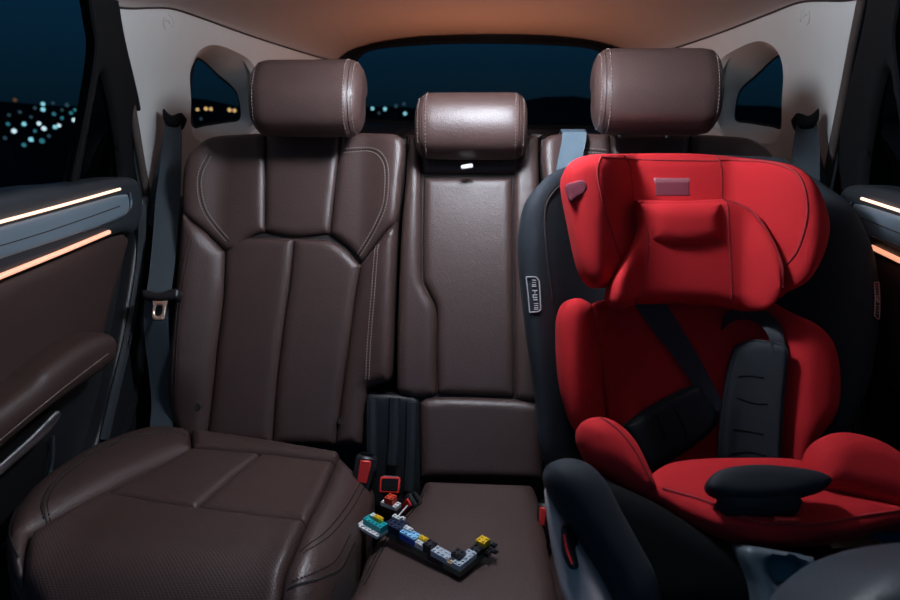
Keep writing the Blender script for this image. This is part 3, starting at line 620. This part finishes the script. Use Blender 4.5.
groove('seam', sbl, [(598, 420), (618, 438), (634, 460), (650, 490)], principled('dark_red_seam', (.26, .010, .015), .9), sbl, .0018, -.0004)
panel('side_bolster', sbS.shift(-.01), [(808, 480), (808, 460), (816, 443), (834, 433), (860, 436), (885, 446), (910, 466), (935, 500, 'c'), (940, 523, 'c'), (900, 512), (850, 499), (814, 492)], RED, spd, h=.034, r=.035, t=.02, g=.006)
# headrest with wings
hw = lambda u, v: .05+.115*sstep(.072, .165, np.abs(u-UC-.006))
hdS = Surf(O0, (1, 0, 0), V0, hw)
hr = panel('headrest', hdS, [(564, 181), (568, 165), (585, 156), (623, 154), (690, 154), (740, 158), (775, 162), (798, 169), (815, 186), (825, 210), (828, 231), (821, 258), (806, 282), (787, 292), (770, 300), (700, 296), (640, 292), (625, 286), (608, 286), (594, 285), (582, 268), (572, 225)], RED, cs, h=.024, r=.03, t=.06, g=.006)
for nm, ln in (('seam', [(600, 158), (595, 172), (597, 190), (603, 215), (618, 262)]), ('seam', [(622, 158), (627, 170), (631, 205)]), ('seam', [(714, 158), (717, 175), (717, 200)]), ('seam', [(600, 160), (650, 163), (716, 164)])):
    groove(nm, hr, ln, principled('dark_red_seam', (.26, .010, .015), .9), hr, .0017, -.0006)
groove('piping', hr, [(716, 163), (750, 163), (775, 167), (792, 178), (799, 200), (799, 222), (791, 250), (778, 268)], principled('dark_red_piping', (.36, .014, .02), .8), hr, .0022, .0002)
panel('inner_wing_pad', hdS.shift(.010), [(720, 168, 'c'), (752, 167), (774, 171), (788, 182), (795, 202), (794, 222), (786, 248), (775, 262), (760, 240), (748, 215), (722, 200, 'c')], RED, hr, h=.014, r=.02, t=.02, g=.006)
panel('fabric_tab', hdS.shift(.022), [(566, 185), (574, 182), (581, 180), (586, 182), (587, 188), (584, 194), (577, 198), (571, 202), (568, 195)], MAUVE, hr, h=.003, r=.004, t=.01, g=.003)
sf, hh = PAN[hr.name]
panel('fabric_patch', hdS.shift(.0238), [(655, 182, 'c'), (689, 182, 'c'), (690, 196, 'c'), (656, 196, 'c')], MAUVE, hr, h=.001, r=.003, t=.01, g=.003)
tag(panel('fabric_patch', hdS.shift(.0240), [(654, 178, 'c'), (690, 178, 'c'), (690, 183, 'c'), (654, 183, 'c')], principled('pale_mauve_fabric', (.28, .09, .11), .8), hr, h=.001, r=.003, t=.01, g=.003), 'pale mauve strip across the top of the patch')
# head cushion
hw2 = lambda u, v: .098+.080*sstep(.075, .14, np.abs(u-UC-.008))
hcS = Surf(O0, (1, 0, 0), V0, hw2)
hc = panel('head_cushion', hcS, [(636, 200, 'c'), (680, 201), (722, 199, 'c'), (750, 213), (770, 240), (779, 266), (780, 290), (772, 306), (758, 311), (727, 308), (690, 304), (640, 304), (622, 309), (611, 302), (612, 286), (622, 266), (636, 240), (640, 222)], RED, cs, h=.026, r=.026, t=.05, g=.006)
drs = principled('dark_red_seam', (.26, .010, .015), .9)
groove('seam', hc, [(722, 199), (750, 212), (770, 239), (780, 266), (781, 288)], drs, hr, .0020, -.001)
groove('seam', hc, [(722, 201), (724, 240), (727, 306)], drs, hc, .0016, -.0006)
groove('seam', hc, [(641, 206), (645, 235), (644, 262), (634, 304)], drs, hc, .0016, -.0006)
panel('neck_roll', hcS.shift(.012), [(640, 204, 'c'), (680, 204), (720, 203, 'c'), (722, 240, 'c'), (705, 247), (683, 250), (662, 248), (648, 242, 'c')], RED, hc, h=.026, r=.03, t=.02, g=.005)
# harness
strS = bpS.shift(.046)
LH = path(bpS, [(640, 296), (655, 320), (680, 356), (702, 393), (708, 408)], .040); MB().ribbon(LH, (1, -.12, .25), np.linspace(.052, .026, len(LH)), .003).make('harness_strap', HARN, cs)
def pad(px, seams, off):
    p = panel('shoulder_pad', bpS.shift(off), px, PAD, cs, h=.014, r=.014, t=.012, g=.005)
    L = cr(px, 8, True); sf, hh = PAN[p.name]; uv = resample(sf.hits(L), .006)
    MB().tube(np.vstack([sf.at(uv, .002), sf.at(uv[:2], .002)]), .0028, 6, False).make('piping', NAVYF, p)
    for s in seams: groove('crease', p, s, BLKM, p, .0014, .0002)
    return p
pad([(624, 426, 'c'), (655, 405), (694, 386), (703, 392), (716, 413), (712, 428), (685, 450), (652, 470, 'c'), (640, 455)], [[(655, 415), (660, 430), (664, 440)], [(672, 408), (680, 422), (684, 435)]], .036)
pad([(733, 356), (738, 346), (752, 341), (770, 343), (785, 348), (785, 370), (782, 400), (778, 470, 'c'), (719, 470, 'c'), (721, 430), (727, 385)], [[(735, 376), (745, 375), (760, 377)], [(734, 397), (750, 402), (764, 403)], [(730, 428), (745, 430), (760, 433)], [(728, 452), (745, 450), (762, 454)]], .060)
lp = Surf((0, 1.0, .66), (1, 0, 0), (0, .2, 1))
LP = path(bpS, [(716, 324), (722, 317), (733, 313), (746, 315), (756, 322), (762, 334), (764, 352)], .070)
LP = LP-bpS.N*np.linspace(.034, .010, len(LP))[:, None]
kk = sstep(.25, .85, np.arange(len(LP))/len(LP))[:, None]
MB().ribbon(LP, (bpS.V*.75+bpS.N*.6)*(1-kk)+np.array([1.0, 0, 0])*kk, np.linspace(.032, .020, len(LP)), .003).make('harness_strap', HARN, cs)
# crotch pad on its stalk
cpS = Surf((0, .80, .57), (1, 0, 0), (0, .80, .60))
cp = panel('crotch_pad', Surf((0, .76, .56), (1, 0, 0), (0, .75, .62)), [(707, 485), (712, 475), (727, 468), (756, 465), (788, 467), (814, 471), (829, 477), (831, 483), (824, 489), (802, 495), (772, 499), (738, 499), (715, 494)], PAD, cs, h=.011, r=.016, t=.014, g=.005)
MB().box(Surf((0, .76, .53), (1, 0, 0), (0, .3, 1)).pos(757, 508), (.052, 0, 0), (0, .012, .004), (0, -.008, .028), .012).make('crotch_strap', PAD, cs)
MB().box(Surf((0, .745, .53), (1, 0, 0), (0, .3, 1)).pos(786, 522), (.016, 0, 0), (0, .004, 0), (0, -.002, .008), .002).make('adjuster_tab', REDP, cs)
# base: moulded body, padded flank, grey rail, lever, front adjuster
bsS = Surf((0, .715, .42), (1, 0, 0), (0, .62, 1))
base = panel('base', bsS, [(560, 478), (600, 480), (650, 500), (700, 530), (750, 552), (812, 556), (920, 546, 'c'), (930, 612, 'c'), (860, 615, 'c'), (650, 612, 'c'), (600, 606), (566, 560), (553, 510)], BLKM, cs, h=.02, r=.03, t=.06, g=.010)
panel('side_cushion', bsS.shift(.03), [(545, 480), (548, 466), (560, 459), (576, 459), (592, 466), (606, 482), (622, 512), (640, 545), (655, 575), (664, 620, 'c'), (622, 620, 'c'), (600, 575), (572, 530), (552, 500)], NAVYF, base, h=.035, r=.035, t=.04, g=.007)
panel('side_rail', Surf((.13, .70, .42), (1, -.8, 0), (0, .62, 1)), [(545, 487), (552, 500), (570, 534), (594, 577), (612, 622, 'c'), (578, 622, 'c'), (562, 590), (551, 540)], GREYP, base, h=.010, r=.012, t=.03, g=.006)
panel('lever', Surf((.13, .70, .42), (1, -.8, 0), (0, .62, 1)).shift(.014), [(562, 528), (567, 527), (571, 545), (577, 567), (570, 568), (563, 552)], BLK, base, h=.006, r=.005, t=.02, g=.003)
MB().tube(path(Surf((.13, .70, .42), (1, -.8, 0), (0, .62, 1)).shift(.021), [(564, 534), (567, 550), (572, 564)]), .0016, 6).make('lever_edge', REDP, base)
panel('front_adjuster', bsS.shift(.05), [(744, 550), (768, 549), (808, 557), (814, 565), (820, 640, 'c'), (764, 640, 'c'), (757, 590)], TEALP, base, h=.010, r=.010, t=.06, g=.004, holes=[[(768, 562), (776, 558), (794, 560), (802, 568), (800, 582), (780, 584), (772, 576)]])
panel('adjuster_grip', bsS.shift(.035), [(764, 556), (806, 556), (806, 588), (764, 588)], principled('teal_grip', (.03, .09, .11), .4), base, h=.006, r=.01, t=.02, g=.004)
MB().box((.365, .90, .395), (.185, 0, 0), (0, .13, 0), (0, 0, .030), .02).make('base_foot', BLKM, cs)

# ------------------------------------------------------------------ toy bricks
U8 = .008; HB = .0096
def brick_frame(P0, e1): e1 = np.array([e1[0], e1[1], 0]); e1 /= np.linalg.norm(e1); return np.array(P0, float), e1, np.array([-e1[1], e1[0], 0])
def brick(fr, i, j, k, nx, ny, col, parent, nh=1.0, studs=True, name='toy_brick'):
    P0, e1, e2 = fr; ez = np.array([0, 0, 1.0]); z0 = k*HB
    c = P0+e1*U8*(i+nx/2)+e2*U8*(j+ny/2)+ez*(z0+HB*nh/2)
    b = MB().box(c, e1*(U8*nx/2-.0001), e2*(U8*ny/2-.0001), ez*(HB*nh/2-.00002), .0004).make(name, BR[col], parent, True, 30)
    if studs:
        m = MB()
        for a in range(nx):
            for q in range(ny):
                s = P0+e1*U8*(i+a+.5)+e2*U8*(j+q+.5)+ez*(z0+HB*nh); m.tube([s-ez*.0005, s+ez*.0017], .0024, 10)
        m.make('studs', BR[col], b, True, 30)
    return b
zc = CC.at([[0, -.25]], .022)[0][2]
CCt = Surf((0, 0, .379), (1, 0, 0), (0, 1, 0))
A = CCt.pos(378, 532); B = CCt.pos(460, 578); Cc = CCt.pos(492, 540)
toy = thing('toy_brick_build', (*((A+B)/2)[:2], .379), 'multicoloured L shaped model of toy bricks lying on the middle seat cushion', 'toy bricks')
fr = brick_frame(B, A-B)
# long arm runs along +i away from the corner; short arm along -j (towards the tailgate)
sgn = np.sign((Cc-B)@fr[2])
NL, NS = 19, 8
def J(j, ny): return j if sgn > 0 else -j-ny
def tb(i, j, k, nx, ny, col, **kw): return brick(fr, i, J(j, ny), k, nx, ny, col, toy, **kw)
for a in range(0, NL-1, 4): tb(a, 0, 0, min(4, NL-a), 2, 'black' if (a//4) % 2 else 'olive', studs=False)
tb(0, 2, 0, 2, NS-2, 'olive', studs=False)
tb(0, 0, 1, 2, 2, 'grey'); tb(0, 2, 1, 2, max(1, NS-5), 'grey'); tb(2, 0, 1, 1, 1, 'tan', nh=.6); tb(1, 1, 2, 2, 2, 'black', nh=.8)
tb(2, 1, 1, 1, 1, 'grey'); tb(3, 0, 1, 4, 2, 'grey'); tb(7, 0, 1, 2, 2, 'black'); tb(7, 0, 2, 2, 2, 'black', nh=.5); tb(9, 0, 1, 2, 2, 'white'); tb(9, 1, 2, 2, 1, 'yellow', nh=.4)
tb(11, 0, 1, 4, 2, 'blue', studs=False); tb(11, 0, 2, 4, 2, 'light_blue', nh=.35); tb(13, 1, 2.35, 2, 1, 'white', nh=.35); tb(15, 0, 1, NL-15, 3, 'navy', nh=1.5)
tb(0, NS-3, 1, 2, 2, 'black'); tb(0, NS-1, 1, 2, 2, 'black', nh=.6); tb(0, NS-1, 1.6, 2, 2, 'yellow'); tb(-1, NS+1, 1.2, 4, 1, 'black', nh=.5)
tb(-1, NS-1, .4, 1, 1, 'black', nh=.8); tb(-2, NS, .9, 2, 1, 'black', nh=.4)
# cluster at the far end
e = NL
tb(e-1, -3, 1, 6, 4, 'white', nh=.6); tb(e, -1, 0, 2, 2, 'olive', studs=False); tb(e-1, -2, 1.6, 5, 2, 'teal', nh=1.1); tb(e, -1, 2.7, 2, 1, 'yellow', nh=.7); tb(e+2, -1, 2.7, 1, 1, 'white', nh=.6)
tb(e-2, 2, 2.5, 2, 1, 'white', nh=.4); tb(e-1, 3, 1, 1, 2, 'white', nh=.6)
q = fr[0]+fr[1]*U8*e+fr[2]*U8*(J(3, 1)); MB().tube([q+np.array([0, 0, .020]), q+fr[2]*sgn*.012+np.array([0.006, .004, .030])], .0014, 8).make('white_rod', BR['white'], toy)
q2 = Surf((0, 0, .385), (1, 0, 0), (0, 1, 0)).pos(391, 506)
t2 = thing('toy_brick_build', q2, 'small red brick on white plate leaning by the buckles', 'toy bricks')
f2 = brick_frame(q2, (.85, -.45))
brick(f2, -2, -1, -1, 4, 2, 'black', t2, studs=False); brick(f2, -2, -1, 0, 4, 2, 'white', t2, nh=.7); brick(f2, -1, -1, .7, 2, 2, 'red', t2, nh=1.2)

# ------------------------------------------------------------------ front seat corner, close to the lens
fs = thing('car_seat', (.55, .35, 0), 'blurred dark slate front seat corner in the near foreground', 'car seat')
FSs = Surf((.42, .47, .62), (1, .15, 0), (0, .55, .80))
fsd = principled('slate_leather', (.024, .038, .050), .5, bump=.12, scale=420, kind='leather', var=.1)
panel('backrest', FSs, [(826, 640, 'c'), (832, 618), (848, 596), (876, 574), (906, 561), (940, 552), (990, 546, 'c'), (1000, 640, 'c')], fsd, fs, h=.045, r=.06, t=.10, g=.008)

# ------------------------------------------------------------------ night outside: hillside and street lamps
def hill(d): return np.interp(d, [0, 8, 30, 170, 240], [-1.0, -2.5, -6.5, 2.0, 2.4])
V = []; Fs = []; dd = [5, 8, 14, 20, 30, 45, 60, 80, 100, 125, 150, 170, 240]; az = np.linspace(math.radians(-110), math.radians(110), 90)
for d in dd:
    for a in az: V.append((d*math.sin(a), d*math.cos(a), float(hill(d))+(.015*d*math.sin(a*17)*math.sin(a*7+1) if d > 100 else 0)))
n = len(az)
for i in range(len(dd)-1):
    for k in range(n-1): Fs.append((i*n+k, i*n+k+1, (i+1)*n+k+1, (i+1)*n+k))
tag(mk('ground', V, Fs, GROUND, None, True, None), kind='structure')
POLE = principled('lamp_pole', (.02, .02, .022), .7)
LM = {'cyan': lampm('lamp_cyan', (.30, .80, .95), 2.2), 'white': lampm('lamp_white', (.65, .90, 1.0), 2.6), 'teal': lampm('lamp_teal', (.08, .45, .58), .9), 'amber': lampm('lamp_amber', (1.0, .62, .25), 2.0), 'dim': lampm('lamp_dim', (.12, .30, .40), .5), 'rust': lampm('lamp_rust', (.55, .25, .12), .5)}
def street_lamp(px, py, rad, col, label, group):
    d = FW+RT*(px-450)/F+UP*(300-py)/F; hd = np.hypot(d[0], d[1])
    ts = np.linspace(25, 180, 600)/hd; z = CAM[2]+d[2]*ts; gz = hill(np.hypot(CAM[0]+d[0]*ts, d[1]*ts)); k = np.argmin(np.abs(z-gz-3.5-(gz > 2)*0))
    p = CAM+d*ts[k]; r = rad*.9*ts[k]/F; dist_ = np.hypot(p[0], p[1]); g0 = float(hill(dist_))-.3
    o = thing('street_lamp', (p[0], p[1], g0), label, 'street lamp', group)
    MB().tube([(p[0], p[1], g0), (p[0], p[1], p[2]-r*.9)], .06, 6).make('pole', POLE, o)
    a = MB(); V = []; Fs = []; nu, nv = 12, 8
    for j in range(nv+1):
        th = math.pi*j/nv
        for i in range(nu): V.append(p+r*np.array([math.sin(th)*math.cos(2*math.pi*i/nu), math.sin(th)*math.sin(2*math.pi*i/nu), math.cos(th)]))
    for j in range(nv):
        for i in range(nu): Fs.append((j*nu+i, (j+1)*nu+i, (j+1)*nu+(i+1) % nu, j*nu+(i+1) % nu))
    a.add(V, Fs).make('lamp_globe', LM[col], o, True, None)
GL = 'street lamps seen through the left door window'
for x, y, r, c in [(43, 104, 2.2, 'cyan'), (43, 109.5, 2.4, 'cyan'), (24, 124, 2.3, 'cyan'), (14, 131, 2.6, 'white'), (39, 123.5, 2.2, 'white'), (44, 128.5, 2.5, 'white'), (54, 114, 2.0, 'teal'), (55, 127, 2.2, 'cyan'), (59, 125.5, 2.0, 'white'), (74, 120, 2.2, 'white'), (31, 139.5, 2.5, 'cyan'), (42, 141, 2.7, 'teal'), (24, 145, 2.3, 'teal'), (8, 124, 2.0, 'teal'), (67, 105, 2.2, 'dim'), (71, 113, 2.0, 'teal'), (75, 110, 1.8, 'teal'), (15, 100, 2.0, 'rust'), (35, 108, 1.8, 'dim'), (20, 112, 1.8, 'dim'), (62, 118, 1.8, 'teal'), (31, 117, 1.7, 'dim'), (49, 136, 1.9, 'dim'), (9, 115, 1.8, 'dim'), (53, 103, 1.6, 'dim'), (35, 131, 1.7, 'teal'), (5, 138, 2.0, 'dim'), (62, 110, 1.6, 'dim')]:
    street_lamp(x, y, r, c, {'cyan': 'round cyan street lamp glowing beyond the left door window', 'white': 'bright white street lamp glowing beyond the left door window', 'teal': 'faint teal street lamp beyond the left door window', 'dim': 'dim bluish street lamp beyond the left door window', 'rust': 'dim rust coloured street lamp beyond the left door window'}[c], GL)
GQ = 'street lamps seen through the left quarter window'
for x, y, r, c in [(197.5, 109.5, 1.7, 'amber'), (206, 108.8, 2.0, 'amber'), (211, 109, 1.8, 'amber'), (229.5, 110, 2.1, 'amber'), (234.5, 110.5, 1.9, 'amber'), (201, 118.8, 1.5, 'dim')]:
    street_lamp(x, y, r, c, 'amber street lamp in a row beyond the small left quarter window' if c == 'amber' else 'pale dim street lamp below the amber row in the left quarter window', GQ)
GR = 'street lamps seen through the rear window'
for x, y, r, c in [(361, 108.5, 1.7, 'dim'), (372.5, 108.5, 1.9, 'cyan'), (385, 109, 2.0, 'cyan'), (405, 113.5, 2.0, 'cyan'), (396, 106, 2.0, 'dim'), (404, 104, 1.8, 'dim'), (379, 113, 1.5, 'dim')]:
    street_lamp(x, y, r, c, 'cyan street lamp beyond the rear window beside the left headrest' if c == 'cyan' else 'dim street lamp beyond the rear window beside the left headrest', GR)
